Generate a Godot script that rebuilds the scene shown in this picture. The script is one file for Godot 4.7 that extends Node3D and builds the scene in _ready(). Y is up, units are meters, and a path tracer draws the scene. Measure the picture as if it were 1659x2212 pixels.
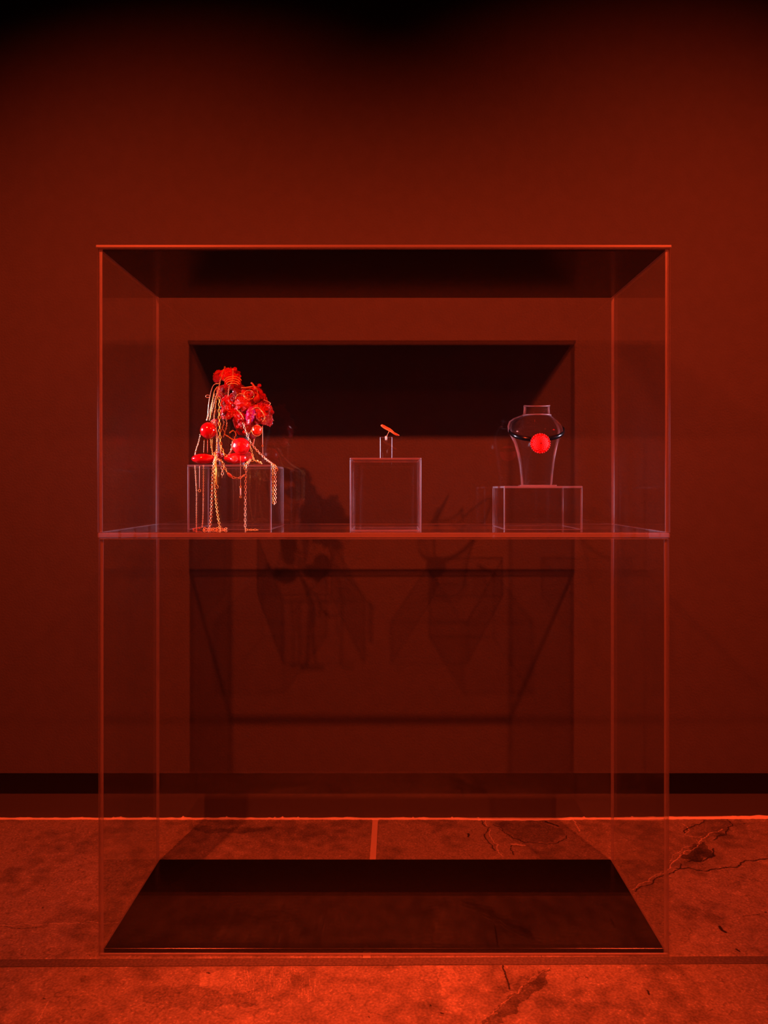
extends Node3D
# A clear acrylic showcase with jewellery in front of a wall under red gallery spotlights.

const FOCAL := 1660.0          # pixels, frame taken as 1659 x 2212
const PX := Vector2(843.7, 1058.0)   # where the camera's level line of sight meets the picture
const EYE := 1.21              # camera height, metres
const WALL := 2.72             # depth of the wall's face
const FRONT := 1.992           # depth of the showcase's front
const BACK := 2.501            # depth of the showcase's back

var M := {}
var rng := RandomNumberGenerator.new()
var V := PackedVector3Array()
var N := PackedVector3Array()
var U := PackedVector2Array()
var I := PackedInt32Array()

# ------------------------------------------------------------------ helpers
func at(px: float, py: float, d: float) -> Vector3:
	return Vector3((px - PX.x) * d / FOCAL, EYE - (py - PX.y) * d / FOCAL, -d)

func begin() -> void:
	V = PackedVector3Array(); N = PackedVector3Array(); U = PackedVector2Array(); I = PackedInt32Array()

func surface(am: ArrayMesh, m: Material) -> void:
	if V.is_empty():
		return
	var a := []
	a.resize(Mesh.ARRAY_MAX)
	a[Mesh.ARRAY_VERTEX] = V
	a[Mesh.ARRAY_NORMAL] = N
	a[Mesh.ARRAY_TEX_UV] = U
	a[Mesh.ARRAY_INDEX] = I
	am.add_surface_from_arrays(Mesh.PRIMITIVE_TRIANGLES, a)
	am.surface_set_material(am.get_surface_count() - 1, m)
	begin()

func tri(a: Vector3, b: Vector3, c: Vector3, out: Vector3) -> void:
	if (b - a).cross(c - a).dot(out) > 0.0:
		var t := b
		b = c
		c = t
	var k := V.size()
	var n := -(b - a).cross(c - a).normalized()
	for p in [a, b, c]:
		V.append(p); N.append(n); U.append(Vector2(p.x, p.z))
	I.append(k); I.append(k + 1); I.append(k + 2)

func quad(a: Vector3, b: Vector3, c: Vector3, d: Vector3, out: Vector3) -> void:
	tri(a, b, c, out)
	tri(a, c, d, out)

func grid(points: Array, wrap := false, flip := false) -> void:
	# points: rows of equal length; smooth normals from neighbours
	var rows := points.size()
	var cols: int = points[0].size()
	var k := V.size()
	for r in rows:
		for c in cols:
			var p: Vector3 = points[r][c]
			var ra: Vector3 = points[maxi(r - 1, 0)][c]
			var rb: Vector3 = points[mini(r + 1, rows - 1)][c]
			var ca: Vector3 = points[r][(c - 1 + cols) % cols if wrap else maxi(c - 1, 0)]
			var cb: Vector3 = points[r][(c + 1) % cols if wrap else mini(c + 1, cols - 1)]
			var n := (cb - ca).cross(rb - ra)
			if n.length() < 1e-12:
				n = Vector3.UP
			n = n.normalized() * (-1.0 if flip else 1.0)
			V.append(p); N.append(n); U.append(Vector2(float(c) / cols, float(r) / rows))
	for r in rows - 1:
		for c in (cols if wrap else cols - 1):
			var a := k + r * cols + c
			var b := k + r * cols + (c + 1) % cols
			var d := a + cols
			var e := b + cols
			var t := [a, d, b, b, d, e] if not flip else [a, b, d, b, e, d]
			for x in t:
				I.append(x)

func obj(called: String, mesh: Mesh, parent: Node = self, mat: Material = null) -> MeshInstance3D:
	var o := MeshInstance3D.new()
	o.name = called
	o.mesh = mesh
	if mat:
		o.material_override = mat
	parent.add_child(o, true)
	return o

func tag(o: Node, label: String, category: String, group := "") -> Node:
	o.set_meta("label", label)
	o.set_meta("category", category)
	if group:
		o.set_meta("group", group)
	return o

func struct(o: Node, label: String, category: String) -> Node:
	o.set_meta("kind", "structure")
	return tag(o, label, category)

func thing(called: String, where: Vector3, label: String, category: String, group := "") -> Node3D:
	var o := Node3D.new()
	o.name = called
	add_child(o, true)
	o.position = where
	tag(o, label, category, group)
	return o

# A box with chamfered edges. mats: [large faces, narrow faces, chamfers]; thin: axis across the sheet (-1: all alike)
func box(size: Vector3, c: float, mats: Array, thin := -1) -> ArrayMesh:
	var am := ArrayMesh.new()
	var h := size / 2.0
	var q := h - Vector3(c, c, c)
	for pass_ in 3:
		begin()
		for ax in 3:
			var b1 := (ax + 1) % 3
			var b2 := (ax + 2) % 3
			for s: float in [-1.0, 1.0]:
				var out := Vector3.ZERO
				out[ax] = s
				var big := thin < 0 or ax == thin
				if (pass_ == 0 and big) or (pass_ == 1 and not big):
					var p := []
					for e in [[-1, -1], [1, -1], [1, 1], [-1, 1]]:
						var v := Vector3.ZERO
						v[ax] = s * h[ax]
						v[b1] = e[0] * q[b1]
						v[b2] = e[1] * q[b2]
						p.append(v)
					quad(p[0], p[1], p[2], p[3], out)
				if pass_ == 2 and c > 0.0:
					for t: float in [-1.0, 1.0]:   # chamfer between ax and b1
						var o2 := out
						o2[b1] = t
						var w := []
						for e: float in [-1.0, 1.0]:
							var v := Vector3.ZERO
							v[ax] = s * h[ax]; v[b1] = t * q[b1]; v[b2] = e * q[b2]
							w.append(v)
						for e: float in [1.0, -1.0]:
							var v := Vector3.ZERO
							v[ax] = s * q[ax]; v[b1] = t * h[b1]; v[b2] = e * q[b2]
							w.append(v)
						quad(w[0], w[1], w[2], w[3], o2)
		if pass_ == 2 and c > 0.0:
			for sx: float in [-1.0, 1.0]:
				for sy: float in [-1.0, 1.0]:
					for sz: float in [-1.0, 1.0]:
						tri(Vector3(sx * h.x, sy * q.y, sz * q.z), Vector3(sx * q.x, sy * h.y, sz * q.z), Vector3(sx * q.x, sy * q.y, sz * h.z), Vector3(sx, sy, sz))
		if not V.is_empty():
			surface(am, mats[pass_])
	begin()
	return am

func sheet(called: String, lo: Vector3, hi: Vector3, thin: int, mats: Array, parent: Node, c := 0.0009) -> MeshInstance3D:
	var o := obj(called, box(hi - lo, c, mats, thin), parent)
	o.position = (lo + hi) / 2.0
	return o

func solid(called: String, lo: Vector3, hi: Vector3, m: Material, parent: Node = self, c := 0.0) -> MeshInstance3D:
	var o := obj(called, box(hi - lo, c, [m, m, m]), parent)
	o.position = (lo + hi) / 2.0
	return o

func tube(path: Array, radius, sides := 8, closed := false) -> void:
	# a round bar along a path; radius is a number or one per point
	var rows := []
	var up := Vector3(0.31, 0.2, 0.93).normalized()
	var n := path.size()
	for i in n:
		var a: Vector3 = path[(i - 1 + n) % n if closed else maxi(i - 1, 0)]
		var b: Vector3 = path[(i + 1) % n if closed else mini(i + 1, n - 1)]
		var t := (b - a).normalized()
		var x := t.cross(up).normalized()
		if x.length() < 0.5:
			x = t.cross(Vector3.UP).normalized()
		up = x.cross(t).normalized()
		var r: float = radius[i] if radius is Array else radius
		var row := []
		for k in sides:
			var g := TAU * k / sides
			row.append(path[i] + (x * cos(g) + up * sin(g)) * r)
		rows.append(row)
	if closed:
		rows.append(rows[0])
	else:
		var s := []
		var e := []
		for k in sides:
			s.append(path[0])
			e.append(path[n - 1])
		rows.push_front(s)
		rows.push_back(e)
	grid(rows, true, true)

func ball(c: Vector3, r: Vector3, rows := 8, cols := 12, bumps := 0.0, waves := 5.0) -> void:
	var g := []
	for i in rows + 1:
		var t := PI * i / rows
		var row := []
		for k in cols:
			var p := TAU * k / cols
			var f := 1.0 + bumps * sin(waves * p + 3.0 * t) * sin(waves * t)
			row.append(c + Vector3(sin(t) * cos(p), cos(t), sin(t) * sin(p)) * r * f)
		g.append(row)
	grid(g, true, false)

func lathe(profile: Array, sides := 24) -> void:
	# profile of Vector2(radius, height), bottom to top
	var g := []
	for p: Vector2 in profile:
		var row := []
		for k in sides:
			var a := TAU * k / sides
			row.append(Vector3(cos(a) * p.x, p.y, sin(a) * p.x))
		g.append(row)
	grid(g, true, true)

func smooth_path(pts: Array, step: float) -> Array:
	var c := Curve3D.new()
	c.bake_interval = step
	for i in pts.size():
		var a: Vector3 = pts[maxi(i - 1, 0)]
		var b: Vector3 = pts[mini(i + 1, pts.size() - 1)]
		var t := (b - a) / 6.0
		c.add_point(pts[i], -t, t)
	var n := int(max(2.0, c.get_baked_length() / step))
	var out := []
	for i in n + 1:
		out.append(c.sample_baked(c.get_baked_length() * i / n))
	return out

# Links along a path: long (outer length), wide (outer width), wire radius
func links(pts: Array, long: float, wide: float, wire: float, roll := PI / 2.0, start_roll := 0.4) -> void:
	var pitch := long - 2.7 * wire
	var path := smooth_path(pts, pitch)
	var shape := []
	var rr := wide / 2.0 - wire
	var straight := maxf(0.0, (long - wide) / 2.0)
	for k in 12:
		var a := TAU * k / 12.0
		shape.append(Vector2(cos(a) * rr, sin(a) * rr + (straight if sin(a) > 0.0 else -straight)))
	var ref := Vector3(0, 0.1, 1).normalized()
	for i in path.size() - 1:
		var a: Vector3 = path[i]
		var b: Vector3 = path[i + 1]
		var t := (b - a).normalized()
		var x := t.cross(ref).normalized()
		if x.length() < 0.5:
			x = Vector3.RIGHT
		var z := x.cross(t).normalized()
		var ang := start_roll + (roll if i % 2 else 0.0) + 0.15 * sin(i * 1.7)
		var sx := x * cos(ang) + z * sin(ang)
		var mid := (a + b) / 2.0
		var ring := []
		for s: Vector2 in shape:
			ring.append(mid + sx * s.x + t * s.y)
		tube(ring, wire, 5, true)

# ------------------------------------------------------------------ materials
func mat(albedo: Color, rough: float, metal := 0.0) -> StandardMaterial3D:
	var m := StandardMaterial3D.new()
	m.albedo_color = albedo
	m.roughness = rough
	m.metallic = metal
	return m

func noise(freq: float, sd: int, octaves := 4, kind := FastNoiseLite.TYPE_SIMPLEX_SMOOTH) -> FastNoiseLite:
	var n := FastNoiseLite.new()
	n.seed = sd
	n.frequency = freq
	n.noise_type = kind
	n.fractal_type = FastNoiseLite.FRACTAL_FBM
	n.fractal_octaves = octaves
	return n

func noise_tex(size: int, freq: float, sd: int, lo: Color, hi: Color, octaves := 4) -> NoiseTexture2D:
	var t := NoiseTexture2D.new()
	t.width = size
	t.height = size
	t.seamless = true
	t.noise = noise(freq, sd, octaves)
	var g := Gradient.new()
	g.set_color(0, lo)
	g.set_color(1, hi)
	t.color_ramp = g
	return t

func pane(a: float) -> StandardMaterial3D:
	var m := mat(Color(1, 1, 1, a), 0.0)
	m.transparency = BaseMaterial3D.TRANSPARENCY_ALPHA
	m.metallic_specular = 0.48
	return m

func edge(c: Color, rough: float) -> StandardMaterial3D:
	var m := mat(c, rough)
	m.transparency = BaseMaterial3D.TRANSPARENCY_ALPHA
	m.metallic_specular = 0.6
	return m

func materials() -> void:
	M.pane = pane(0.001)
	M.edge = edge(Color(0.60, 0.56, 0.58, 0.55), 0.3)      # polished acrylic edge, corners included
	M.black = mat(Color(0.05, 0.045, 0.048), 0.18)
	M.acrylic = [M.pane, M.edge, M.edge]
	M.riser = [M.pane, M.edge, M.edge]
	M.wall = mat(Color(0.290, 0.278, 0.284), 0.75)
	M.wall.albedo_texture = noise_tex(512, 0.012, 5, Color(0.94, 0.94, 0.94), Color(1, 1, 1), 5)
	M.wall.heightmap_enabled = true
	M.wall.heightmap_texture = noise_tex(512, 0.09, 7, Color.BLACK, Color.WHITE, 3)
	M.wall.heightmap_scale = 0.09
	M.wall.uv1_triplanar = true
	M.wall.uv1_world_triplanar = true
	M.wall.uv1_scale = Vector3(2.2, 2.2, 2.2)
	M.base = mat(Color(0.25, 0.24, 0.24), 0.7)
	M.dark = mat(Color(0.08, 0.08, 0.08), 0.9)
	M.carpet = mat(Color(0.07, 0.065, 0.065), 1.0)
	M.mortar = mat(Color(0.93, 0.90, 0.85), 0.9)
	M.gold = mat(Color(1.0, 0.86, 0.48), 0.28, 0.6)
	M.pale = mat(Color(1.0, 0.91, 0.72), 0.28, 0.6)
	M.bright = mat(Color(1.0, 0.80, 0.30), 0.38, 0.4)
	M.copper = mat(Color(0.86, 0.55, 0.42), 0.35, 0.7)
	var glit := noise_tex(256, 0.06, 11, Color.BLACK, Color.WHITE, 3)
	for r in [["red", Color(0.98, 0.06, 0.09)], ["crimson", Color(0.86, 0.05, 0.13)], ["scarlet", Color(1.0, 0.22, 0.08)], ["garnet", Color(0.68, 0.08, 0.09)], ["magenta", Color(1.0, 0.12, 0.80)], ["blush", Color(0.95, 0.38, 0.40)]]:
		var m := mat(r[1], 0.3)
		m.clearcoat_enabled = true
		m.clearcoat = 0.5
		m.clearcoat_roughness = 0.12
		m.heightmap_enabled = true
		m.heightmap_texture = glit
		m.heightmap_scale = 0.14
		m.uv1_triplanar = true
		m.uv1_scale = Vector3(5, 5, 5)
		M[r[0]] = m
	M.gloss = mat(Color(0.82, 0.04, 0.07), 0.14)
	M.gloss.clearcoat_enabled = true
	M.gloss.clearcoat = 1.0
	M.gloss.clearcoat_roughness = 0.05
	M.yarn = mat(Color(1.0, 0.06, 0.04), 0.8)
	M.patent = mat(Color(0.06, 0.055, 0.06), 0.16)
	M.patent.metallic = 0.2
	M.flake = mat(Color(1.0, 0.42, 0.12), 0.6)
	M.brass = mat(Color(1.0, 0.82, 0.70), 0.3, 0.3)
	M.housing = mat(Color(0.06, 0.06, 0.06), 0.6)
	M.floor = floor_material()

# Concrete: mottling, worn patches, cracks and broken places where the photograph shows them.
# The picture covers x -1.5..1.5 and depth 1.65..2.86.
func floor_material() -> StandardMaterial3D:
	var w := 2048
	var h := 826
	var big := noise(0.0042, 21, 5).get_image(w, h)
	var mid := noise(0.022, 22, 5).get_image(w, h)
	var fine := noise(0.16, 23, 3).get_image(w, h)
	var vein := noise(0.012, 24, 4, FastNoiseLite.TYPE_PERLIN).get_image(w, h)
	var bd := big.get_data()
	var md := mid.get_data()
	var fd := fine.get_data()
	var vd := vein.get_data()
	var tone := PackedFloat32Array()
	tone.resize(w * h)
	var high := PackedFloat32Array()
	high.resize(w * h)
	for i in w * h:
		var b := bd[i] / 255.0 - 0.5
		var m := md[i] / 255.0 - 0.5
		var f := fd[i] / 255.0 - 0.5
		var v := absf(vd[i] / 255.0 - 0.5)
		var t := 0.70 + 0.34 * b + 0.30 * m + 0.26 * f
		if b + 0.8 * m > 0.13:
			t -= 0.10
		if v < 0.012 and b > 0.0:
			t -= 0.09
		if f > 0.27 and m > 0.05:
			t += 0.16
		tone[i] = t
		high[i] = 0.5 + 0.25 * m + 0.35 * f
	var at_px := func(p: Vector2) -> Vector2:
		var d := FOCAL * EYE / (p.y - PX.y)
		return Vector2(((p.x - PX.x) * d / FOCAL + 1.5) / 3.0 * w, (d - 1.65) / 1.21 * h)
	var r2 := RandomNumberGenerator.new()
	r2.seed = 77
	var stroke := func(pts: Array, width: float, dt: float, dh: float, jitter: float) -> void:
		var line := []
		for q0: Vector2 in pts:
			line.append(at_px.call(q0))
		for turn in 4:         # broken up like a real crack
			var finer := [line[0]]
			for s in line.size() - 1:
				var d: Vector2 = line[s + 1] - line[s]
				finer.append(line[s] + d * r2.randf_range(0.4, 0.6) + d.orthogonal() * r2.randf_range(-0.16, 0.16) * minf(1.0, jitter))
				finer.append(line[s + 1])
			line = finer
		for s in line.size() - 1:
			var a: Vector2 = line[s]
			var b: Vector2 = line[s + 1]
			var n := int(a.distance_to(b) * 1.5) + 1
			var off := 0.0
			for k in n:
				off = 0.0
				var c := a.lerp(b, float(k) / n) + Vector2(off, off)
				var ww := width * r2.randf_range(0.25, 1.0)
				for y in range(int(c.y - ww), int(c.y + ww) + 1):
					for x in range(int(c.x - ww), int(c.x + ww) + 1):
						if x >= 0 and y >= 0 and x < w and y < h and Vector2(x, y).distance_to(c) <= ww:
							tone[y * w + x] = clampf(tone[y * w + x] + dt, 0.12, 1.0)
							high[y * w + x] = clampf(high[y * w + x] + dh, 0.0, 1.0)
	var patch := func(pts: Array, dt: float, dh: float) -> void:
		var poly := PackedVector2Array()
		for p in pts:
			poly.append(at_px.call(p))
		var lo := poly[0]
		var hi := poly[0]
		for p in poly:
			lo = lo.min(p)
			hi = hi.max(p)
		for y in range(maxi(0, int(lo.y)), mini(h, int(hi.y) + 1)):
			for x in range(maxi(0, int(lo.x)), mini(w, int(hi.x) + 1)):
				var wob := Vector2(md[y * w + x] - 128, md[((y + 301) % h) * w + (x + 500) % w] - 128) * 0.11
				if Geometry2D.is_point_in_polygon(Vector2(x, y) + wob, poly):
					tone[y * w + x] = clampf(tone[y * w + x] + dt, 0.15, 1.0)
					high[y * w + x] = clampf(high[y * w + x] + dh, 0.0, 1.0)
	var q := func(a: Array) -> Array:
		var o := []
		for i in range(0, a.size(), 2):
			o.append(Vector2(a[i], a[i + 1]))
		return o
	# broken place beside the showcase, right
	patch.call(q.call([1474, 1856, 1513, 1817, 1535, 1830, 1540, 1848, 1520, 1856, 1492, 1862]), -0.24, -0.4)
	patch.call(q.call([1480, 1790, 1530, 1768, 1575, 1775, 1580, 1795, 1545, 1812, 1500, 1815]), -0.10, 0.1)
	stroke.call(q.call([1365, 1922, 1402, 1904, 1436, 1884, 1456, 1860, 1478, 1838, 1511, 1817, 1530, 1803, 1560, 1790]), 2.0, 0.14, 0.3, 1.6)
	stroke.call(q.call([1400, 1900, 1428, 1884, 1450, 1856, 1470, 1838, 1505, 1812]), 1.4, 0.10, 0.3, 1.6)
	stroke.call(q.call([1372, 1926, 1408, 1910, 1442, 1890, 1470, 1866]), 1.8, -0.16, -0.4, 3.0)
	stroke.call(q.call([1486, 1861, 1520, 1860, 1540, 1850, 1541, 1832]), 2.0, -0.18, -0.3, 1.2)
	stroke.call(q.call([1480, 1800, 1496, 1785, 1535, 1766, 1568, 1770, 1582, 1784, 1570, 1803, 1540, 1815]), 1.8, -0.2, -0.3, 1.5)
	stroke.call(q.call([1475, 1780, 1487, 1792, 1478, 1803, 1500, 1808, 1520, 1806]), 1.4, 0.2, 0.2, 1.2)
	stroke.call(q.call([1460, 1876, 1520, 1882, 1590, 1874, 1659, 1855]), 2.6, -0.12, 0.0, 1.0)
	# long pale crack, left
	stroke.call(q.call([-20, 1997, 30, 2000, 90, 1997, 140, 1993, 200, 1991, 262, 1996, 330, 1994]), 1.0, 0.26, 0.3, 1.6)
	stroke.call(q.call([-20, 2002, 30, 2005, 90, 2002]), 1.2, -0.12, -0.2, 0.8)
	# chipped patch in front, right
	patch.call(q.call([1186, 2088, 1160, 2106, 1132, 2126, 1098, 2160, 1062, 2190, 1044, 2216, 1076, 2214, 1112, 2180, 1150, 2152, 1178, 2128, 1190, 2104]), -0.20, -0.35)
	patch.call(q.call([1085, 2150, 1126, 2124, 1142, 2104, 1100, 2128, 1062, 2130]), -0.10, -0.1)
	stroke.call(q.call([1186, 2088, 1156, 2108, 1130, 2127, 1098, 2160, 1060, 2192]), 1.2, 0.12, 0.3, 2.6)
	stroke.call(q.call([1086, 2085, 1092, 2110, 1100, 2138]), 1.6, -0.34, -0.5, 0.5)
	# cracks behind
	stroke.call(q.call([1046, 1768, 1056, 1790, 1062, 1812, 1076, 1838, 1085, 1850]), 1.8, 0.14, 0.2, 1.4)
	stroke.call(q.call([1040, 1772, 1050, 1800, 1070, 1838]), 1.8, -0.16, -0.3, 1.2)
	stroke.call(q.call([1104, 1823, 1120, 1825, 1134, 1826]), 3.0, 0.18, 0.2, 1.0)
	stroke.call(q.call([1106, 1826, 1110, 1848]), 1.6, -0.2, -0.3, 1.0)
	stroke.call(q.call([1064, 1780, 1090, 1800, 1130, 1820, 1180, 1824, 1215, 1815, 1224, 1805]), 1.6, -0.16, -0.2, 1.2)
	stroke.call(q.call([1178, 1775, 1190, 1779, 1205, 1785]), 3.4, -0.28, -0.3, 1.0)
	patch.call(q.call([1060, 1776, 1180, 1772, 1220, 1800, 1190, 1822, 1110, 1818]), -0.12, 0.0)
	patch.call(q.call([410, 1786, 520, 1788, 600, 1784, 560, 1797, 470, 1801, 425, 1798]), -0.13, 0.0)
	stroke.call(q.call([1011, 1801, 1011, 1808]), 3.0, -0.3, -0.3, 0.6)
	stroke.call(q.call([1239, 1766, 1247, 1785, 1251, 1796]), 2.0, 0.2, 0.2, 1.0)
	# bare, scratched ground in front, centre
	for k in 90:
		var sx := r2.randf_range(505, 690)
		var sy := r2.randf_range(2086, 2150)
		stroke.call([Vector2(sx, sy), Vector2(sx + r2.randf_range(-3, 3), sy + r2.randf_range(8, 24))], 0.7, 0.10, 0.1, 0.5)
	patch.call(q.call([300, 2150, 350, 2130, 430, 2128, 500, 2150, 560, 2140, 540, 2172, 440, 2182, 330, 2172]), -0.10, -0.1)
	patch.call(q.call([420, 2098, 520, 2096, 500, 2126, 440, 2130]), 0.10, 0.05)
	patch.call(q.call([930, 2090, 970, 2086, 1000, 2140, 990, 2170, 1030, 2205, 990, 2190, 960, 2150]), 0.08, 0.05)
	stroke.call(q.call([76, 2212, 90, 2188, 104, 2163]), 1.0, 0.34, 0.2, 0.3)
	stroke.call(q.call([1554, 2001, 1560, 2010, 1567, 2014]), 3.2, -0.36, -0.4, 0.6)
	stroke.call(q.call([1604, 1979, 1642, 1975]), 0.9, -0.3, -0.2, 0.3)
	stroke.call(q.call([1590, 2050, 1598, 2056]), 2.4, -0.3, -0.3, 0.5)
	stroke.call(q.call([1398, 2140, 1402, 2150]), 2.0, -0.28, -0.3, 0.5)
	for k in 60:
		var sp := Vector2(r2.randf_range(-100, 1760), r2.randf_range(1765, 2230))
		stroke.call([sp, sp + Vector2(r2.randf_range(-9, 9), r2.randf_range(-3, 3))], r2.randf_range(0.7, 1.6), r2.randf_range(-0.28, 0.22), -0.2, 0.5)
	var data := PackedByteArray()
	data.resize(w * h * 3)
	var bump := PackedByteArray()
	bump.resize(w * h)
	for i in w * h:
		var t: float = clampf(tone[i], 0.2, 1.0)
		data[i * 3] = int(t * 206.0)
		data[i * 3 + 1] = int(t * 192.0)
		data[i * 3 + 2] = int(t * 172.0)
		bump[i] = int(clampf(high[i], 0.0, 1.0) * 255.0)
	var m := mat(Color.WHITE, 0.72)
	m.albedo_texture = ImageTexture.create_from_image(Image.create_from_data(w, h, false, Image.FORMAT_RGB8, data))
	m.heightmap_enabled = true
	m.heightmap_texture = ImageTexture.create_from_image(Image.create_from_data(w, h, false, Image.FORMAT_L8, bump))
	m.heightmap_scale = 0.35
	# tri() writes world x and z as texture coordinates of pieces that are built in place
	m.uv1_scale = Vector3(1.0 / 3.0, -1.0 / 1.21, 1)
	m.uv1_offset = Vector3(0.5, -1.65 / 1.21, 0)
	return m

# A slab of the floor, built in place so that its texture coordinates are metres on the ground
func slab(called: String, corners: Array, thick: float, m: Material, parent: Node) -> MeshInstance3D:
	begin()
	var c := 0.0025
	var mid := Vector3.ZERO
	for p: Vector3 in corners:
		mid += p / 4.0
	var inn := []
	for p: Vector3 in corners:
		inn.append(p + Vector3(signf(mid.x - p.x) * c, 0, signf(mid.z - p.z) * c))
	quad(inn[0], inn[1], inn[2], inn[3], Vector3.UP)
	for i in 4:
		var j := (i + 1) % 4
		var lowi: Vector3 = corners[i] - Vector3(0, c, 0)
		var lowj: Vector3 = corners[j] - Vector3(0, c, 0)
		var out: Vector3 = (lowi + lowj) / 2.0 - mid
		out.y = 0
		quad(inn[i], inn[j], lowj, lowi, out + Vector3.UP * 0.3)
		quad(lowi, lowj, lowj - Vector3(0, thick, 0), lowi - Vector3(0, thick, 0), out)
	quad(corners[0] - Vector3(0, thick + c, 0), corners[1] - Vector3(0, thick + c, 0), corners[2] - Vector3(0, thick + c, 0), corners[3] - Vector3(0, thick + c, 0), Vector3.DOWN)
	var am := ArrayMesh.new()
	surface(am, m)
	return obj(called, am, parent)

# ------------------------------------------------------------------ lamps
func spotlight(where: Vector3, aim: Vector3, color: Color, energy: float, angle: float, soft: float, size: float, label: String, ceiling: float) -> void:
	var t := thing("track_spotlight", where, label, "lamp")
	var dir := (aim - where).normalized()
	var head := Node3D.new()
	head.name = "lamp_head"
	t.add_child(head, true)
	head.transform = Transform3D(Basis.looking_at(dir, Vector3.UP), Vector3.ZERO)
	begin()
	lathe([Vector2(0.0, 0.0), Vector2(0.05, 0.0), Vector2(0.056, 0.02), Vector2(0.056, 0.17), Vector2(0.05, 0.17), Vector2(0.05, 0.152), Vector2(0.0, 0.152)], 24)
	var am := ArrayMesh.new()
	surface(am, M.housing)
	var hs := obj("housing", am, head)
	hs.transform = Transform3D(Basis(Vector3.RIGHT, -PI / 2.0), Vector3(0, 0, 0.182))
	begin()
	lathe([Vector2(0.0, 0.0), Vector2(0.049, 0.0), Vector2(0.049, 0.004), Vector2(0.0, 0.004)], 24)
	var gm := mat(color, 0.4)
	gm.emission_enabled = true
	gm.emission = color
	gm.emission_energy_multiplier = 2.0
	am = ArrayMesh.new()
	surface(am, gm)
	var lens := obj("lamp_lens", am, head)
	lens.transform = Transform3D(Basis(Vector3.RIGHT, -PI / 2.0), Vector3(0, 0, 0.028))
	begin()
	tube([-dir * 0.1, Vector3(-dir.x * 0.1, ceiling - where.y, -dir.z * 0.1)], 0.009, 8)
	am = ArrayMesh.new()
	surface(am, M.housing)
	obj("stem", am, t)
	var l := SpotLight3D.new()
	l.name = "beam"
	l.light_color = color
	l.light_energy = energy
	l.spot_range = 12.0
	l.spot_attenuation = 2.0
	l.spot_angle = angle
	l.spot_angle_attenuation = soft
	l.light_size = size
	l.shadow_enabled = true
	head.add_child(l)
	l.position = Vector3(0, 0, 0.0)

# ------------------------------------------------------------------ acrylic things
func riser(x0: float, x1: float, y1: float, z0: float, z1: float, y0: float, label: String, bottom := false) -> Node3D:
	var t := thing("acrylic_riser", Vector3((x0 + x1) / 2.0, y0, -(z0 + z1) / 2.0), label, "riser")
	var w := (x1 - x0) / 2.0
	var d := (z1 - z0) / 2.0
	var h := y1 - y0
	var k := 0.0045
	sheet("front_panel", Vector3(-w, 0, d - k), Vector3(w, h - k, d), 2, M.riser, t, 0.0007)
	sheet("back_panel", Vector3(-w, 0, -d), Vector3(w, h - k, -d + k), 2, M.riser, t, 0.0007)
	sheet("side_panel", Vector3(-w, 0, -d + k), Vector3(-w + k, h - k, d - k), 0, M.riser, t, 0.0007)
	sheet("side_panel", Vector3(w - k, 0, -d + k), Vector3(w, h - k, d - k), 0, M.riser, t, 0.0007)
	sheet("top_panel", Vector3(-w, h - k, -d), Vector3(w, h, d), 1, M.riser, t, 0.0007)
	if bottom:
		sheet("bottom_panel", Vector3(-w + k, 0, -d + k), Vector3(w - k, k, d - k), 1, M.riser, t, 0.0007)
	return t

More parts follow.
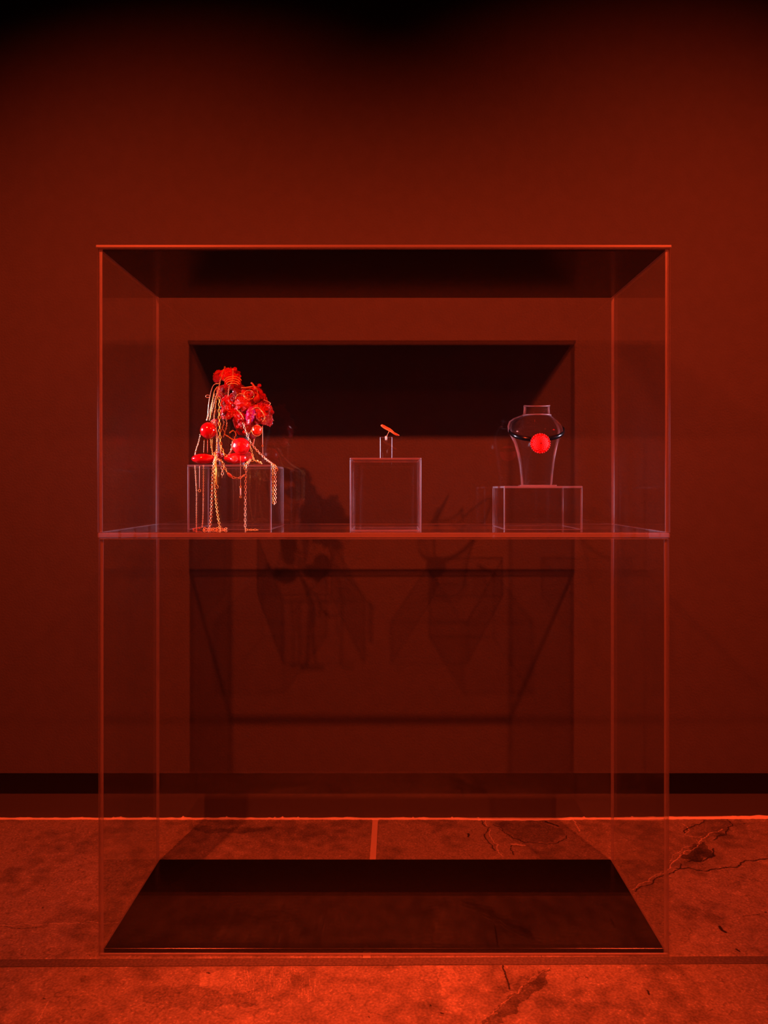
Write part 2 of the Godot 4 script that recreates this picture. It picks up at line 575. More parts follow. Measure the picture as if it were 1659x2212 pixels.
# Half-shell bust of clear sheet. rows: [height, half width, depth of the front, how far the shoulder reaches back]
func bust(where: Vector3, k: float, turn: float, label: String) -> Node3D:
	var t := thing("necklace_bust", where, label, "bust")
	t.rotation.y = turn
	var rows := [[0.0, 0.041, 0.030, 0.0], [0.03, 0.0435, 0.033, 0.0], [0.06, 0.047, 0.037, 0.0], [0.088, 0.052, 0.042, 0.004], [0.115, 0.059, 0.047, 0.010], [0.132, 0.066, 0.050, 0.022], [0.145, 0.072, 0.050, 0.040], [0.156, 0.0715, 0.047, 0.058], [0.168, 0.066, 0.042, 0.066], [0.179, 0.056, 0.037, 0.05], [0.188, 0.045, 0.034, 0.025], [0.194, 0.038, 0.032, 0.006], [0.199, 0.0352, 0.031, 0.0], [0.208, 0.0342, 0.030, 0.0], [0.216, 0.0335, 0.030, 0.0], [0.2215, 0.0345, 0.031, 0.0]]
	var outer := []
	var inner := []
	var cols := 28
	for r in rows:
		var o := []
		var n := []
		for c in cols + 1:
			var p := -1.0 + 2.0 * c / cols       # -1 left .. 1 right
			var q := clampf(p / 0.86, -1.0, 1.0)
			var a := q * PI / 2.0
			var back := maxf(0.0, absf(p) - 0.86) / 0.14
			var dip := 0.0
			if r[0] > 0.205:
				dip = -0.005 * cos(a)
			for s in 2:
				var w: float = r[1] - 0.0040 * s
				var d: float = r[2] - 0.0040 * s
				var v := Vector3(sin(a) * w, r[0] + dip + back * r[3] * 0.28, cos(a) * d - back * (r[3] * 1.5 + 0.012)) * k
				if s == 0:
					o.append(v)
				else:
					n.append(v)
		outer.append(o)
		inner.append(n)
	var am := ArrayMesh.new()
	begin()
	grid(outer, false, true)
	grid(inner, false, false)
	surface(am, M.pane)
	begin()
	for r in rows.size() - 1:      # side edges
		for c in [0, cols]:
			quad(outer[r][c], outer[r + 1][c], inner[r + 1][c], inner[r][c], Vector3(0, 0, -1))
	surface(am, M.edge)
	begin()
	for c in cols:                 # rim and foot
		quad(outer[rows.size() - 1][c], outer[rows.size() - 1][c + 1], inner[rows.size() - 1][c + 1], inner[rows.size() - 1][c], Vector3.UP)
		quad(outer[0][c], outer[0][c + 1], inner[0][c + 1], inner[0][c], Vector3.DOWN)
	surface(am, M.edge)
	var shell := obj("shell", am, t)
	for ri in [rows.size() - 1, 11]:       # rolled rim and the ridge under the collar
		var bead := []
		for c in cols + 1:
			bead.append(outer[ri][c] - Vector3(0, 0, 0.001))
		begin()
		tube(bead, 0.0019 * k, 7)
		var rm := ArrayMesh.new()
		surface(rm, M.edge)
		obj("rolled_rim", rm, shell)
	for c in [0, cols]:                    # rolled side edges
		var bead := []
		for r in rows.size():
			bead.append(outer[r][c])
		begin()
		tube(bead, 0.0021 * k, 8)
		var rm := ArrayMesh.new()
		surface(rm, M.edge)
		obj("rolled_edge", rm, shell)
	sheet("foot_plate", Vector3(-0.049, -0.0035, -0.022) * k, Vector3(0.049, 0.0, 0.036) * k, 1, M.riser, t, 0.0006)
	return t

# ------------------------------------------------------------------ jewellery
func rose(kind: int, seed_: int) -> ArrayMesh:
	# a ruffled flower of radius 1 facing +z
	var am := ArrayMesh.new()
	begin()
	var r3 := RandomNumberGenerator.new()
	r3.seed = seed_
	var ph := r3.randf() * TAU
	var waves := float(r3.randi_range(6, 9))
	var turns := r3.randf_range(2.2, 3.4)
	var g := []
	var nr := 14
	var nc := 44
	for i in nr + 1:
		var row := []
		var r := float(i) / nr
		for c in nc:
			var a := TAU * c / nc
			var z := 0.0
			var rad := r
			if kind == 0:      # spiral rose
				z = 0.5 * (1.0 - r * r) + 0.17 * sin(TAU * turns * r - a + ph) * (0.4 + 0.6 * r)
				rad = r * (1.0 + 0.07 * sin(waves * a + ph) * r)
			elif kind == 1:    # folded ribbon, radial pleats
				z = 0.42 * (1.0 - r * r) + 0.15 * sin(waves * 2.0 * a + 3.0 * r + ph) * r
				rad = r * (1.0 + 0.06 * sin(waves * 2.0 * a + ph) * r)
			else:              # cup with a rolled rim
				z = 0.25 + 0.35 * sin(PI * clampf((r - 0.25) / 0.75, 0.0, 1.0)) - 0.25 * r + 0.05 * sin(waves * 3.0 * a) * r
				rad = r * (1.0 + 0.05 * sin(waves * a + ph) * r)
			row.append(Vector3(cos(a) * rad, sin(a) * rad, z))
		g.append(row)
	var rim := []
	var last := []
	for c in nc:
		rim.append(g[nr][c] * Vector3(0.9, 0.9, 1) + Vector3(0, 0, -0.22))
		last.append(Vector3(0, 0, -0.3))
	g.append(rim)
	g.append(last)
	grid(g, true, true)
	surface(am, null)
	return am

func necklace(o: Vector3) -> void:
	var t := thing("statement_necklace", o, "heaped red rosette necklace with many gold chains spilling over acrylic riser", "necklace")
	var dz := 0.1
	var p := func(x: float, y: float, d: float) -> Vector3:
		return at(x, y, d + dz + 0.05 * clampf((1002.0 - y) / 12.0, 0.0, 1.0)) - o
	var meshes := [rose(0, 3), rose(1, 4), rose(2, 5), rose(0, 8), rose(1, 12)]
	# x, y, half width px, half height px, tilt degrees, yaw, pitch, depth, kind, material
	var flowers := [
		[470, 813, 15, 15, 25, -35, 10, 2.135, 4, "crimson"],
		[497, 810, 24, 19, 0, 5, 25, 2.120, 0, "red"],
		[503, 826, 20, 17, -15, 8, 10, 2.095, 3, "red"],
		[478, 846, 13, 14, 20, -20, 0, 2.125, 1, "crimson"],
		[486, 842, 14, 12, 60, 0, 0, 2.120, 0, "crimson"],
		[518, 845, 18, 15, -30, 15, 5, 2.090, 2, "garnet"],
		[507, 860, 15, 12, 10, 0, -10, 2.105, 3, "crimson"],
		[537, 850, 17, 15, 10, 15, 10, 2.085, 2, "scarlet"],
		[557, 852, 14, 20, 25, 30, 10, 2.095, 1, "red"],
		[566, 868, 15, 24, 25, 35, 0, 2.090, 4, "red"],
		[575, 896, 15, 24, -18, 35, -10, 2.085, 1, "scarlet"],
		[560, 896, 17, 22, 20, 25, -5, 2.080, 3, "scarlet"],
		[548, 872, 17, 19, 40, 10, 0, 2.085, 2, "garnet"],
		[493, 870, 18, 19, 0, -12, 5, 2.085, 0, "red"],
		[491, 891, 16, 16, 0, -10, -10, 2.080, 4, "red"],
		[524, 872, 20, 18, -20, 0, 5, 2.075, 1, "scarlet"],
		[515, 893, 13, 24, 20, -5, 0, 2.075, 3, "red"],
		[518, 915, 14, 21, 25, 0, -10, 2.085, 2, "garnet"],
		[534, 888, 14, 16, 10, 0, 0, 2.078, 0, "red"],
		[537, 918, 17, 18, -10, 10, -15, 2.085, 4, "crimson"],
		[524, 930, 15, 12, 0, 0, -30, 2.095, 0, "crimson"],
		[541, 896, 10, 19, -12, 15, 0, 2.060, 1, "magenta"],
		[464, 914, 12, 10, 0, -20, 0, 2.110, 0, "crimson"],
		[580, 905, 13, 17, 10, 50, 0, 2.100, 0, "red"],
		[531, 985, 15, 11, 0, 10, 0, 2.075, 1, "scarlet"],
		[470, 985, 14, 12, 0, -10, 0, 2.120, 0, "garnet"],
		[547, 940, 8, 9, 0, 20, 0, 2.10, 2, "garnet"],
	]
	for f in flowers:
		var fo := obj("rosette", meshes[f[8]], t, M[f[9]])
		var s: float = (f[7] + dz) / FOCAL
		var b := Basis.from_euler(Vector3(deg_to_rad(-f[6]), deg_to_rad(f[5]), deg_to_rad(f[4])))
		fo.transform = Transform3D(b * Basis.from_scale(Vector3(f[2] * s, f[3] * s, minf(f[2], f[3]) * s * 0.85)), p.call(f[0], f[1], f[7]))
		if f[9] == "magenta":
			fo.set_meta("label", "magenta frilled petal")
	# beads: x, y, rx, ry, rz, depth, bumps, material, name
	for f in [[450.5, 930, 18.5, 18.5, 18, 2.075, 0.02, "gloss", "bead"], [521, 964, 19.5, 18.5, 17, 2.065, 0.03, "red", "bead"], [439, 991, 26, 11.5, 18, 2.072, 0.02, "gloss", "bead"], [510, 990, 27, 11, 16, 2.080, 0.07, "red", "bead"], [505.5, 991, 8.5, 7.5, 5, 2.062, 0.0, "blush", "cabochon"], [555, 929, 11, 12, 10, 2.075, 0.05, "scarlet", "bead"]]:
		begin()
		var s: float = (f[5] + dz) / FOCAL
		ball(Vector3.ZERO, Vector3(f[2], f[3], f[4]) * s, 14, 22, f[6], 7.0)
		var am := ArrayMesh.new()
		surface(am, null)
		var bo := obj(f[8], am, t, M[f[7]])
		bo.position = p.call(f[0], f[1], f[5])
	# small crumpled petals and gold grains between the rosettes
	var r4 := RandomNumberGenerator.new()
	r4.seed = 19
	for k in 44:
		var f: Array = flowers[r4.randi_range(0, 21)]
		var a := r4.randf() * TAU
		var e := r4.randf_range(0.35, 1.0)
		var sz := r4.randf_range(4.5, 8.5)
		var po := obj("petal", meshes[[1, 2, 4][k % 3]], t, M[["red", "scarlet", "crimson", "garnet", "red"][k % 5]])
		var s: float = (f[7] + dz) / FOCAL
		var b := Basis.from_euler(Vector3(r4.randf_range(-0.9, 0.9), r4.randf_range(-0.9, 0.9), r4.randf() * TAU))
		po.transform = Transform3D(b * Basis.from_scale(Vector3(sz, sz * r4.randf_range(0.55, 1.0), sz) * s), p.call(f[0] + cos(a) * f[2] * e, f[1] + sin(a) * f[3] * e, f[7] - 0.008 - 0.006 * (1.0 - e)))
	begin()
	for k in 420:
		var f: Array = flowers[r4.randi_range(0, 23)]
		var a := r4.randf() * TAU
		var e := sqrt(r4.randf())
		var g: float = r4.randf_range(0.0006, 0.0013)
		ball(p.call(f[0] + cos(a) * f[2] * e * 0.9, f[1] + sin(a) * f[3] * e * 0.9, f[7] - 0.0022 - 0.013 * (1.0 - e * e) * minf(f[2], f[3]) / 16.0), Vector3(g, g, g), 4, 6)
	var gm := ArrayMesh.new()
	surface(gm, M.gold)
	var gr := obj("gold_grains", gm, t)
	gr.set_meta("kind", "stuff")
	gr.set_meta("label", "tiny gold grains set in red resin")
	# wire coils on the rosettes, rings and small bars
	var wires := {
		"gold_coil": [], "gold_ring": [], "gold_twig": [], "wire_hook": []}
	for k in 4:
		var arc := []
		for i in 13:
			var a := PI * (0.05 + 0.9 * i / 12.0)
			arc.append(p.call(503 + cos(a) * (19 - 2.6 * k), 824 - sin(a) * (11 - 2.0 * k) + 3.0 * k, 2.071 - 0.001 * k))
		begin()
		tube(arc, 0.0011, 6)
		var am := ArrayMesh.new()
		surface(am, M.gold)
		obj("gold_coil", am, t)
	for r in [[538, 853, 11, 10, 2.066], [555, 930, 11, 12, 2.061]]:
		var arc := []
		for i in 24:
			var a := TAU * i / 24.0
			arc.append(p.call(r[0] + cos(a) * r[2], r[1] + sin(a) * r[3], r[4] + 0.004 * sin(a * 2.0)))
		begin()
		tube(arc, 0.0008, 6, true)
		var am := ArrayMesh.new()
		surface(am, M.gold)
		obj("gold_ring", am, t)
	for w in [["gold_twig", [[521, 838], [530, 837.5], [540, 836], [547, 834.5]], 0.0022, "copper"], ["gold_twig", [[542.5, 826.5], [546, 830], [550, 836], [553, 842]], 0.003, "copper"], ["wire_hook", [[570, 864], [578, 867], [584.5, 871], [582, 875], [577.5, 880]], 0.0012, "pale"], ["wire_loop", [[455, 856], [449, 853], [444, 855], [446, 859], [452, 858]], 0.0009, "pale"], ["wire_loop", [[474, 829], [466, 829], [460, 834], [455, 850], [451, 872], [449, 896], [446, 908]], 0.0010, "pale"], ["wire_loop", [[470, 835], [463, 846], [459, 870], [454, 905]], 0.0013, "gold"], ["tassel_rod", [[448.5, 950], [448.3, 978]], 0.0011, "copper"], ["tassel_rod", [[441, 950], [440, 978]], 0.0008, "pale"], ["tassel_rod", [[549, 948], [547, 962]], 0.0018, "copper"], ["pendant_bar", [[566.8, 920], [567, 962]], 0.0013, "copper"], ["pendant_bar", [[567.2, 964], [567.6, 983]], 0.0008, "copper"], ["pendant_bar", [[519.5, 985], [519.7, 1050]], 0.0007, "pale"], ["pendant_bar", [[519.8, 1054], [519.9, 1071]], 0.0017, "copper"], ["tassel_rod", [[431.3, 1007], [431.2, 1056]], 0.0012, "copper"], ["satin_strip", [[463.5, 978], [466.5, 1004], [467.5, 1046]], 0.0021, "bright"], ["wire_hook", [[466, 1046], [471, 1049], [471.5, 1053], [469, 1056]], 0.0009, "gold"], ["glass_rod", [[475, 956], [477.5, 984]], 0.0015, "pale"]]:
		var path := []
		for q in w[1]:
			path.append(p.call(q[0], q[1], 2.042 if q[1] > 1003 else (2.055 if w[0] == "pendant_bar" and q[0] < 530 else 2.072)))
		begin()
		tube(smooth_path(path, 0.004), w[2], 7)
		var am := ArrayMesh.new()
		surface(am, M[w[3]])
		obj(w[0], am, t)
	# chains: points (x, y[, depth]), link length px, width px, wire mm, material
	var f1 := 2.054
	var dn := 2.0445
	var chains := [
		[[[473, 856], [474.5, 870], [473.5, 890], [474.5, 915], [475.5, 945], [478, 965], [483, 978], [489, 987]], 9.0, 6.2, 1.0, "bright", f1],
		[[[489, 987], [496, 980], [500, 970], [502, 955], [508, 948]], 6.0, 4.2, 0.7, "pale", 2.066],
		[[[484, 938], [493, 943], [504, 950], [513, 948]], 4.5, 3.2, 0.6, "gold", 2.068],
		[[[525, 913], [529, 926], [534, 940], [541, 955], [549, 966], [560, 978], [574, 991], [588, 1002]], 6.5, 5.4, 0.85, "pale", 2.05],
		[[[588.5, 1002], [589.5, 1020], [590, 1050], [590.5, 1088]], 6.2, 5.4, 0.85, "gold", dn],
		[[[588.5, 1002], [594, 1015], [595, 1045], [594.8, 1085], [592.5, 1090]], 6.2, 5.4, 0.85, "pale", dn - 0.002],
		[[[590, 1003], [595.5, 1006], [597, 1013]], 6.0, 5.0, 0.9, "gold", dn - 0.003],
		[[[467, 985], [462, 1000], [460, 1015], [458.5, 1045], [457.5, 1080], [456, 1110], [453, 1143]], 6.2, 6.0, 0.95, "pale", dn],
		[[[468, 985], [464.5, 1002], [464, 1030], [465.5, 1065], [468.5, 1100], [473, 1130], [476, 1144]], 6.2, 5.6, 0.95, "gold", dn - 0.002],
		[[[438, 1145.5], [447, 1147], [458, 1145], [470, 1146.5], [482, 1145.5], [492, 1146.5]], 6.2, 5.6, 0.95, "gold", 2.040],
		[[[440, 1141], [452, 1143], [466, 1141.5], [480, 1143], [490, 1141.5]], 6.2, 5.6, 0.95, "pale", 2.043],
		[[[421, 1005], [423, 1035], [424.6, 1070], [424.2, 1110], [424.5, 1146]], 3.8, 3.2, 0.55, "pale", dn],
		[[[439.5, 1005], [439.3, 1040], [439, 1080], [438.5, 1115], [436.5, 1140]], 3.8, 3.2, 0.55, "pale", dn],
		[[[417, 1143], [425, 1141], [436, 1139.5]], 4.5, 4.5, 0.8, "copper", dn],
		[[[541, 992], [536, 1002], [532, 1010], [530.5, 1040], [530, 1080], [529.5, 1120], [529.8, 1144]], 7.6, 5.2, 0.8, "pale", dn],
		[[[530, 1143.5], [540, 1145], [549, 1144], [558, 1145.5]], 6, 5, 0.85, "gold", 2.041],
		[[[468, 991], [476, 994], [481, 1000], [486, 1012], [490, 1020]], 7.5, 5.8, 0.9, "gold", dn - 0.003],
		[[[479.5, 1008], [480.5, 1020], [479.5, 1032]], 8.0, 6.6, 0.95, "pale", dn - 0.005],
		[[[501, 1030], [510, 1034], [520, 1031.5], [529, 1025]], 8.6, 6.0, 0.95, "pale", dn - 0.002],
		[[[528, 1014], [531, 1003], [538, 996], [548, 994], [558, 997], [566, 1001]], 8.0, 6.6, 0.9, "gold", 2.047],
		[[[538, 960], [543, 972], [546, 985], [549, 994]], 7.0, 4.6, 0.8, "gold", 2.056],
		[[[547, 922], [544, 930], [537, 937]], 5.2, 4.0, 0.7, "gold", 2.058],
		[[[486, 792], [480, 808], [475, 826], [472, 842], [466, 858]], 4.2, 3.4, 0.6, "gold", 2.078],
		[[[503, 797], [503, 808], [501, 826], [495, 836], [493, 856]], 4.2, 3.4, 0.6, "pale", 2.072],
		[[[469, 850], [463, 868], [459, 885], [452, 908]], 3.6, 3.0, 0.5, "pale", 2.076],
		[[[472, 846], [467, 866], [464, 890], [462, 912], [460, 940], [458, 966], [461, 990]], 3.8, 3.2, 0.55, "gold", 2.078],
		[[[464, 850], [458, 870], [453, 890], [447, 908]], 3.6, 3.0, 0.5, "pale", 2.080],
		[[[466, 884], [462, 900], [466, 920], [468, 945], [469, 970], [467, 992]], 4.0, 3.4, 0.55, "pale", 2.073],
		[[[433, 938], [429, 955], [424, 970], [420.5, 985]], 4.0, 3.2, 0.6, "pale", 2.070],
		[[[466, 925], [469, 940], [468, 962], [466.5, 988]], 4.2, 3.4, 0.6, "gold", 2.062],
		[[[480, 905], [484, 914], [480, 925], [486, 934], [482, 944]], 4.2, 3.4, 0.6, "pale", 2.076],
		[[[487, 900], [490, 915], [487, 930]], 4.2, 3.6, 0.6, "pale", 2.078],
		[[[496, 935], [504, 930], [510, 938], [506, 946]], 4.2, 3.4, 0.6, "gold", 2.082],
		[[[455, 948], [456, 962], [459, 978], [458, 992]], 4.0, 3.2, 0.55, "gold", 2.070],
		[[[533, 860], [524, 851], [514, 852], [508, 862]], 4.0, 3.2, 0.55, "gold", 2.068],
		[[[545, 884], [556, 880], [566, 889], [572, 902], [566, 912]], 4.0, 3.2, 0.55, "gold", 2.052],
		[[[513, 886], [520, 893], [527, 905]], 4.0, 3.2, 0.55, "gold", 2.050],
		[[[553, 838], [557, 848], [555, 860]], 3.8, 3.0, 0.55, "gold", 2.071],
	]
	for c in chains:
		var pts := []
		for q in c[0]:
			pts.append(p.call(q[0], q[1], c[5]))
		begin()
		var s: float = (c[5] + dz) / FOCAL
		links(pts, c[1] * s, c[2] * s, c[3] * 0.001, PI / 2.0 if c[1] > c[2] * 1.15 else PI / 2.6)
		var am := ArrayMesh.new()
		surface(am, M[c[4]])
		obj("chain", am, t)
	# plate and end rings
	begin()
	ball(Vector3.ZERO, Vector3(0.0098, 0.0047, 0.0016), 10, 16)
	var pm := ArrayMesh.new()
	surface(pm, M.copper)
	var pl := obj("name_plate", pm, t)
	pl.transform = Transform3D(Basis(Vector3(0, 0, 1), deg_to_rad(-42)), p.call(496, 1026.5, 2.041))
	for r in [[431, 1060, 2.6], [519.7, 1052, 1.9], [519.9, 1073.5, 1.9], [567, 963, 1.6], [597, 1014.5, 3.2]]:
		var arc := []
		for i in 14:
			var a := TAU * i / 14.0
			arc.append(p.call(r[0] + cos(a) * r[2], r[1] + sin(a) * r[2], 2.042 if r[1] > 1000 else 2.071))
		begin()
		tube(arc, 0.0007, 6, true)
		var am := ArrayMesh.new()
		surface(am, M.gold)
		obj("end_ring", am, t)

func choker(c: Vector3) -> void:
	var t := thing("choker", c, "black choker with scalloped bright red flower worn by clear bust", "choker")
	t.scale = Vector3.ONE * 1.055
	# band: a tilted loop round the bust
	var rows := []
	for k in 5:
		rows.append([])
	for i in 64:
		var a := deg_to_rad(-97.0 + 194.0 * i / 63.0)
		var out := Vector3(sin(a), 0, cos(a))
		var lift := cos(a)
		var mid := Vector3(sin(a) * (0.0755 if lift > 0.0 else 0.0755 + 0.02 * lift), -0.029 * lift + 0.003 * sin(a) + (0.0 if lift > 0.0 else -0.014 * lift), lift * 0.057 - 0.001)
		var hh := 0.0062 if lift > 0.0 else lerpf(0.0062, 0.0007, sqrt(-lift))
		rows[0].append(mid + Vector3(0, -hh, 0) + out * 0.001)
		rows[1].append(mid + Vector3(0, -hh * 0.55, 0) + out * 0.0026)
		rows[2].append(mid + out * 0.003)
		rows[3].append(mid + Vector3(0, hh * 0.55, 0) + out * 0.0026)
		rows[4].append(mid + Vector3(0, hh, 0) + out * 0.001)
	begin()
	grid(rows, false, false)
	var inside := []
	for k in [4, 0]:
		var row := []
		for i in 64:
			var a := deg_to_rad(-97.0 + 194.0 * i / 63.0)
			row.append(rows[k][i] - Vector3(sin(a), 0, cos(a)) * 0.0006)
		inside.append(row)
	grid(inside, false, false)
	var am := ArrayMesh.new()
	surface(am, M.patent)
	obj("band", am, t)
	# flower
	var fc := Vector3(-0.002, -0.0405, 0.0635)
	begin()
	var g := []
	for i in 15:
		var r := float(i) / 14.0
		var row := []
		for k in 60:
			var a := TAU * k / 60.0
			var bump := 0.0010 * sin(a * 15.0 + (i % 2) * PI) * sin(r * PI * 7.0)
			row.append(fc + Vector3(cos(a) * r * 0.0242, sin(a) * r * 0.0242, 0.009 * (1.0 - r * r) + bump))
		g.append(row)
	var rim := []
	var end := []
	for k in 60:
		rim.append(g[14][k] * Vector3(1, 1, 1) + Vector3(0, 0, -0.006))
		end.append(fc + Vector3(0, 0, -0.007))
	g.append(rim)
	g.append(end)
	grid(g, true, true)
	am = ArrayMesh.new()
	surface(am, M.yarn)
	var fl := obj("flower", am, t)
	fl.set_meta("label", "bright red flower with scalloped rim")
	begin()
	ball(Vector3.ZERO, Vector3(0.0026, 0.0026, 0.0026), 6, 8)
	var bm := ArrayMesh.new()
	surface(bm, M.yarn)
	for k in 27:
		var a := TAU * k / 27.0
		var bo := obj("scallop", bm, fl)
		bo.position = fc + Vector3(cos(a) * 0.0252, sin(a) * 0.0252, -0.001 + 0.0012 * (k % 2))

func flake_ring(z: float) -> void:
	# clear block, peg and an orange flake-shaped ring head on it
	var top := at(0, 990, 2.11).y
	var b := thing("acrylic_block", Vector3(at(834, 0, 2.15).x, 0, -2.15), "tiny clear acrylic block standing on the middle cube riser", "block")
	var base: float = z
	b.position.y = base
	sheet("body", Vector3(-0.0165, 0, -0.0165), Vector3(0.0165, at(0, 944, 2.134).y - base, 0.0165), 2, [M.pane, M.pane, M.edge], b, 0.0005)
	var o := at(834, 944, 2.134)
	o.z = -2.15
	var t := thing("flake_ring", o, "small orange flake ring tilted on a pin above clear block", "ring")
	var outline := [[822, 919], [825, 916.5], [830, 918.5], [836, 922], [843, 925.5], [848, 929.5], [852.5, 934.5], [858, 937], [863, 940], [862, 941.5], [857, 941.5], [851, 938.5], [845, 934.5], [840, 931.5], [833, 928], [828, 925], [824, 921.5]]
	begin()
	var mid := at(843, 930, 2.14)
	var fr := []
	var fm := []
	var bk := []
	var cen := []
	var cen2 := []
	for q in outline:
		var v := at(q[0], q[1], 2.14)
		fm.append(v - o)
		fr.append(v.lerp(mid, 0.16) - o + Vector3(0, 0, 0.004))
		bk.append(v.lerp(mid, 0.16) - o - Vector3(0, 0, 0.004))
		cen.append(mid - o + Vector3(0, 0, 0.0055))
		cen2.append(mid - o - Vector3(0, 0, 0.0055))
	grid([cen, fr, fm, bk, cen2], true, false)
	var am := ArrayMesh.new()
	surface(am, M.flake)
	var fo := obj("flake", am, t)
	fo.set_meta("label", "orange tilted flake")
	begin()
	tube([at(835.2, 943, 2.14) - o, at(837.5, 938, 2.14) - o, at(840.3, 932.5, 2.14) - o], 0.0009, 8)
	am = ArrayMesh.new()
	surface(am, M.pale)
	obj("pin", am, t)
	begin()
	tube([at(834, 942.3, 2.13) - o + Vector3(0, 0, 0.004), at(834, 951, 2.13) - o + Vector3(0, 0, 0.004)], 0.0028, 12)
	am = ArrayMesh.new()
	surface(am, M.brass)
	obj("socket", am, t)

# ------------------------------------------------------------------ scene
func _ready() -> void:
	rng.seed = 4
	# camera
	var cam := Camera3D.new()
	cam.name = "camera"
	cam.projection = Camera3D.PROJECTION_FRUSTUM
	cam.near = 0.05
	cam.far = 60.0
	cam.size = 2212.0 / FOCAL * cam.near
	cam.frustum_offset = Vector2((829.5 - PX.x) / FOCAL, -(1106.0 - PX.y) / FOCAL) * cam.near
	add_child(cam)
	cam.position = Vector3(0, EYE, 0)
	cam.current = true
	# environment: a closed dark gallery
	var env := Environment.new()
	env.background_mode = Environment.BG_COLOR
	env.background_color = Color.BLACK
	env.ambient_light_source = Environment.AMBIENT_SOURCE_DISABLED
	env.tonemap_mode = Environment.TONE_MAPPER_LINEAR
	env.tonemap_exposure = 1.0
	env.sdfgi_enabled = true
	env.ssao_enabled = true
	env.ssil_enabled = true
	var we := WorldEnvironment.new()
	we.name = "environment"
	we.environment = env
	add_child(we)
	materials()
	# lamps: two orange-red spotlights on the track, a deep red washer, cool white lamps low at both sides
	var red := Color(1.0, 0.275, 0.12)
	spotlight(Vector3(-1.31, 3.11, 0.1), Vector3(-0.79, 1.26, -2.3), red, 16.2, 34.8, 1.0, 0.03, "track spotlight aimed from above at the rosette necklace side", 3.6)
	spotlight(Vector3(1.59, 3.11, 0.1), Vector3(1.02, 1.45, -2.3), red, 17.0, 33.5, 1.0, 0.03, "track spotlight aimed from above at the clear bust side", 3.6)
	spotlight(Vector3(0.1, 3.3, -0.7), Vector3(0.05, 0.0, -1.5), red, 15.0, 17.5, 1.0, 0.03, "track downlight above the floor in front of the showcase", 3.6)
	spotlight(Vector3(3.2, 2.6, -0.6), Vector3(2.0, 1.3, -2.7), Color(1.0, 0.07, 0.09), 0.9, 42.0, 1.0, 0.2, "deep red wash lamp near the right side wall", 3.6)
	spotlight(Vector3(-3.4, 1.75, -2.05), Vector3(-0.1, 1.25, -2.22), Color(0.95, 0.87, 1.0), 26.0, 4.4, 0.7, 0.05, "cool white accent lamp near the left side wall", 3.6)
	spotlight(Vector3(3.4, 1.75, -2.05), Vector3(0.1, 1.25, -2.22), Color(0.95, 0.87, 1.0), 18.0, 4.4, 0.7, 0.05, "cool white accent lamp near the right side wall", 3.6)

	# the room
	struct(solid("wall_back", Vector3(-3.7, 0.207, -WALL - 0.1), Vector3(3.7, 3.6, -WALL), M.wall), "matt dark wall standing behind the showcase", "wall")
	struct(solid("wall_left", Vector3(-3.8, 0, -2.9), Vector3(-3.7, 3.6, 3.5), M.dark), "dark side wall left of the showcase", "wall")
	struct(solid("wall_right", Vector3(3.7, 0, -2.9), Vector3(3.8, 3.6, 3.5), M.dark), "dark side wall right of the showcase", "wall")
	struct(solid("wall_front", Vector3(-3.8, 0, 3.5), Vector3(3.8, 3.6, 3.6), M.dark), "dark wall facing the showcase", "wall")
	struct(solid("ceiling", Vector3(-3.8, 3.6, -2.95), Vector3(3.8, 3.7, 3.6), M.dark), "black gallery ceiling", "ceiling")
	struct(solid("baseboard_back", Vector3(-3.7, 0, -2.95), Vector3(3.7, 0.207, -2.835), M.base), "dark recessed plinth under the back wall", "baseboard")
	# floor: concrete slabs with a joint strip in front of the showcase, dark carpet further in front
	var fl := Node3D.new()
	fl.name = "floor"
	add_child(fl)
	struct(fl, "worn concrete floor with cracks and a joint strip", "floor")
	var j := func(x: float, d: float) -> Vector3:      # the strip runs slightly askew
		return Vector3(x, 0, -(d + 0.0075 * x))
	slab("concrete_slab", [Vector3(-3.7, 0, -1.69), Vector3(3.7, 0, -1.70), j.call(3.7, 1.957), j.call(-3.7, 1.957)], 0.05, M.floor, fl)
	var strip := slab("joint_strip", [j.call(-3.7, 1.958), j.call(3.7, 1.958), j.call(3.7, 1.989), j.call(-3.7, 1.989)], 0.05, null, fl)
	var sm := mat(Color(0.46, 0.44, 0.43), 0.85)
	sm.albedo_texture = noise_tex(256, 0.08, 31, Color(0.7, 0.7, 0.7), Color(1, 1, 1), 4)
	sm.uv1_triplanar = true
	sm.uv1_scale = Vector3(5, 5, 5)
	strip.material_override = sm
	strip.position.y = -0.001
	slab("concrete_slab", [j.call(-3.7, 1.990), j.call(-0.072, 1.990), Vector3(-0.066, 0, -2.86), Vector3(-3.7, 0, -2.86)], 0.05, M.floor, fl)
	slab("concrete_slab", [j.call(-0.052, 1.990), j.call(3.7, 1.990), Vector3(3.7, 0, -2.86), Vector3(-0.046, 0, -2.86)], 0.05, M.floor, fl)
	var fill := solid("joint_filler", Vector3(-0.0735, -0.05, -2.86), Vector3(-0.044, -0.0025, -1.985), M.floor, fl)
	fill.material_override = mat(Color(0.80, 0.74, 0.66), 0.85)
	solid("carpet", Vector3(-3.7, -0.05, -1.695), Vector3(3.7, -0.002, 3.5), M.carpet, fl)
	solid("subfloor", Vector3(-3.8, -0.12, -2.95), Vector3(3.8, -0.056, 3.6), M.dark, fl)
	# crumbling mortar lip where the floor meets the plinth
	begin()
	var lip := [[], [], [], [], []]
	var ln := noise(0.9, 41, 4)
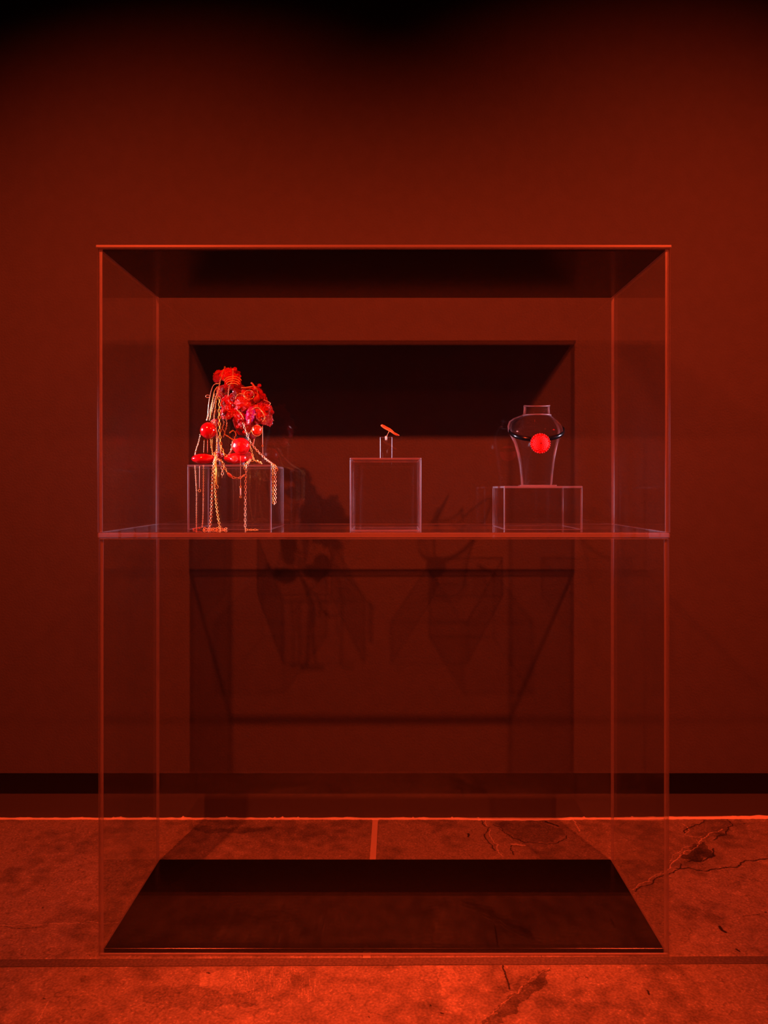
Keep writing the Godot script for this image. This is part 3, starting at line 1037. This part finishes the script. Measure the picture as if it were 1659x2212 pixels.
	for i in 700:
		var x := -2.0 + 4.0 * i / 699.0
		var px := x / 2.85 * FOCAL + PX.x
		var bend := 0.0
		if px > 980.0 and px < 1240.0:
			bend = 0.012 * sin(PI * (px - 980.0) / 260.0)
		if px > 1240.0:
			bend = -0.010 * (px - 1240.0) / 400.0
		var nn := ln.get_noise_1d(x * 14.0)
		var rise := 0.0 if px < 1240.0 else 0.006 * (px - 1240.0) / 400.0
		var hgt := 0.0022 + rise + 0.006 * maxf(0.0, nn + 0.1) + (0.004 if ln.get_noise_1d(x * 60.0 + 90.0) > 0.42 else 0.0)
		var z := -2.824 + bend * 0.6
		lip[0].append(Vector3(x, -0.001, z + 0.006 + 0.006 * ln.get_noise_1d(x * 30.0 + 50.0)))
		lip[1].append(Vector3(x, hgt * 0.7, z + 0.003))
		lip[2].append(Vector3(x, hgt, z - 0.001))
		lip[3].append(Vector3(x, hgt * 0.8, z - 0.008))
		lip[4].append(Vector3(x, -0.001, z - 0.012 + minf(0.0, -bend)))
	grid(lip, false, true)
	var lm := ArrayMesh.new()
	surface(lm, M.mortar)
	obj("mortar_lip", lm, fl).set_meta("label", "pale crumbling mortar edge")

	# the showcase: a lower box with a black bottom, an upper box with a black top
	var xl := (210.0 - PX.x) * FRONT / FOCAL
	var xr := (1448.0 - PX.x) * FRONT / FOCAL
	var k := 0.010
	var shelf_under := EYE - (1163.0 - PX.y) * FRONT / FOCAL
	var shelf_top := EYE - (1151.0 - PX.y) * FRONT / FOCAL
	var lid_under := EYE - (539.0 - PX.y) * FRONT / FOCAL
	var lid_top := EYE - (529.0 - PX.y) * FRONT / FOCAL
	var low := thing("acrylic_plinth_box", Vector3(0, 0, 0), "tall clear acrylic lower box with black bottom sheet", "display case")
	var e := 0.002
	sheet("front_panel", Vector3(xl + e, 0.0015, -FRONT - k - e), Vector3(xr - e, shelf_under - 0.001, -FRONT - e), 2, M.acrylic, low)
	sheet("back_panel", Vector3(xl + e, 0.0015, -BACK + e), Vector3(xr - e, shelf_under - 0.001, -BACK + k + e), 2, M.acrylic, low)
	sheet("side_panel", Vector3(xl + e, 0.0015, -BACK + k + e), Vector3(xl + k + e, shelf_under - 0.001, -FRONT - k - e), 0, M.acrylic, low)
	sheet("side_panel", Vector3(xr - k - e, 0.0015, -BACK + k + e), Vector3(xr - e, shelf_under - 0.001, -FRONT - k - e), 0, M.acrylic, low)
	solid("black_bottom_sheet", Vector3(xl + k + e + 0.001, 0.001, -BACK + k + e + 0.001), Vector3(xr - k - e - 0.001, 0.0135, -FRONT - k - e - 0.001), M.black, low, 0.0008)
	var up := thing("acrylic_vitrine", Vector3(0, 0, 0), "clear acrylic upper vitrine with black top holding the jewellery", "display case")
	sheet("floor_panel", Vector3(xl, shelf_under, -BACK), Vector3(xr, shelf_top, -FRONT), 1, M.acrylic, up, 0.0028)
	sheet("front_panel", Vector3(xl, shelf_top, -FRONT - k), Vector3(xr, lid_under + 0.004, -FRONT), 2, M.acrylic, up)
	sheet("back_panel", Vector3(xl, shelf_top, -BACK), Vector3(xr, lid_under + 0.004, -BACK + k), 2, M.acrylic, up)
	sheet("side_panel", Vector3(xl, shelf_top, -BACK + k), Vector3(xl + k, lid_under + 0.004, -FRONT - k), 0, M.acrylic, up)
	sheet("side_panel", Vector3(xr - k, shelf_top, -BACK + k), Vector3(xr, lid_under + 0.004, -FRONT - k), 0, M.acrylic, up)
	var lid := sheet("top_panel", Vector3(xl - 0.003, lid_under + 0.004, -BACK - 0.003), Vector3(xr + 0.003, lid_top, -FRONT + 0.003), 1, M.acrylic, up, 0.0016)
	solid("black_top_sheet", Vector3(xl + k + 0.0005, lid_under - 0.001, -BACK + k + 0.0005), Vector3(xr - k - 0.0005, lid_under + 0.0035, -FRONT - k - 0.0005), M.black, up, 0.0005)

	# risers on the shelf
	var z0 := 2.152
	riser(at(405, 0, z0).x, at(586, 0, z0).x, at(0, 1004, z0).y, z0, z0 / 0.897, shelf_top, "clear acrylic riser under the rosette necklace")
	var z1 := 2.06
	var cube_top := at(0, 989, z1).y
	riser(at(756, 0, z1).x, at(910, 0, z1).x, cube_top, z1, 2.246, shelf_top, "clear acrylic cube riser under the small ring", true)
	var riser_top := at(0, 1050, z0).y
	riser(at(1089, 0, z0).x, at(1258, 0, z0).x, riser_top, z0, z0 / 0.899, shelf_top, "low clear acrylic riser under the bust with choker")
	# jewellery
	bust(Vector3(at(499, 0, 2.31).x, at(0, 1004, z0).y + 0.0042, -2.31), 0.89, deg_to_rad(-4), "clear acrylic bust buried under the red rosette necklace")
	necklace(Vector3(at(495, 0, 2.2).x, at(0, 1004, z0).y, -2.2))
	var bz := 2.26
	var bp := Vector3(at(1160, 0, bz).x, riser_top + 0.0036, -bz)
	bust(bp, 1.055, deg_to_rad(-4), "clear acrylic bust on the low riser, wearing the choker")
	choker(bp + Vector3(-0.001, 0.161, 0))
	flake_ring(cube_top)
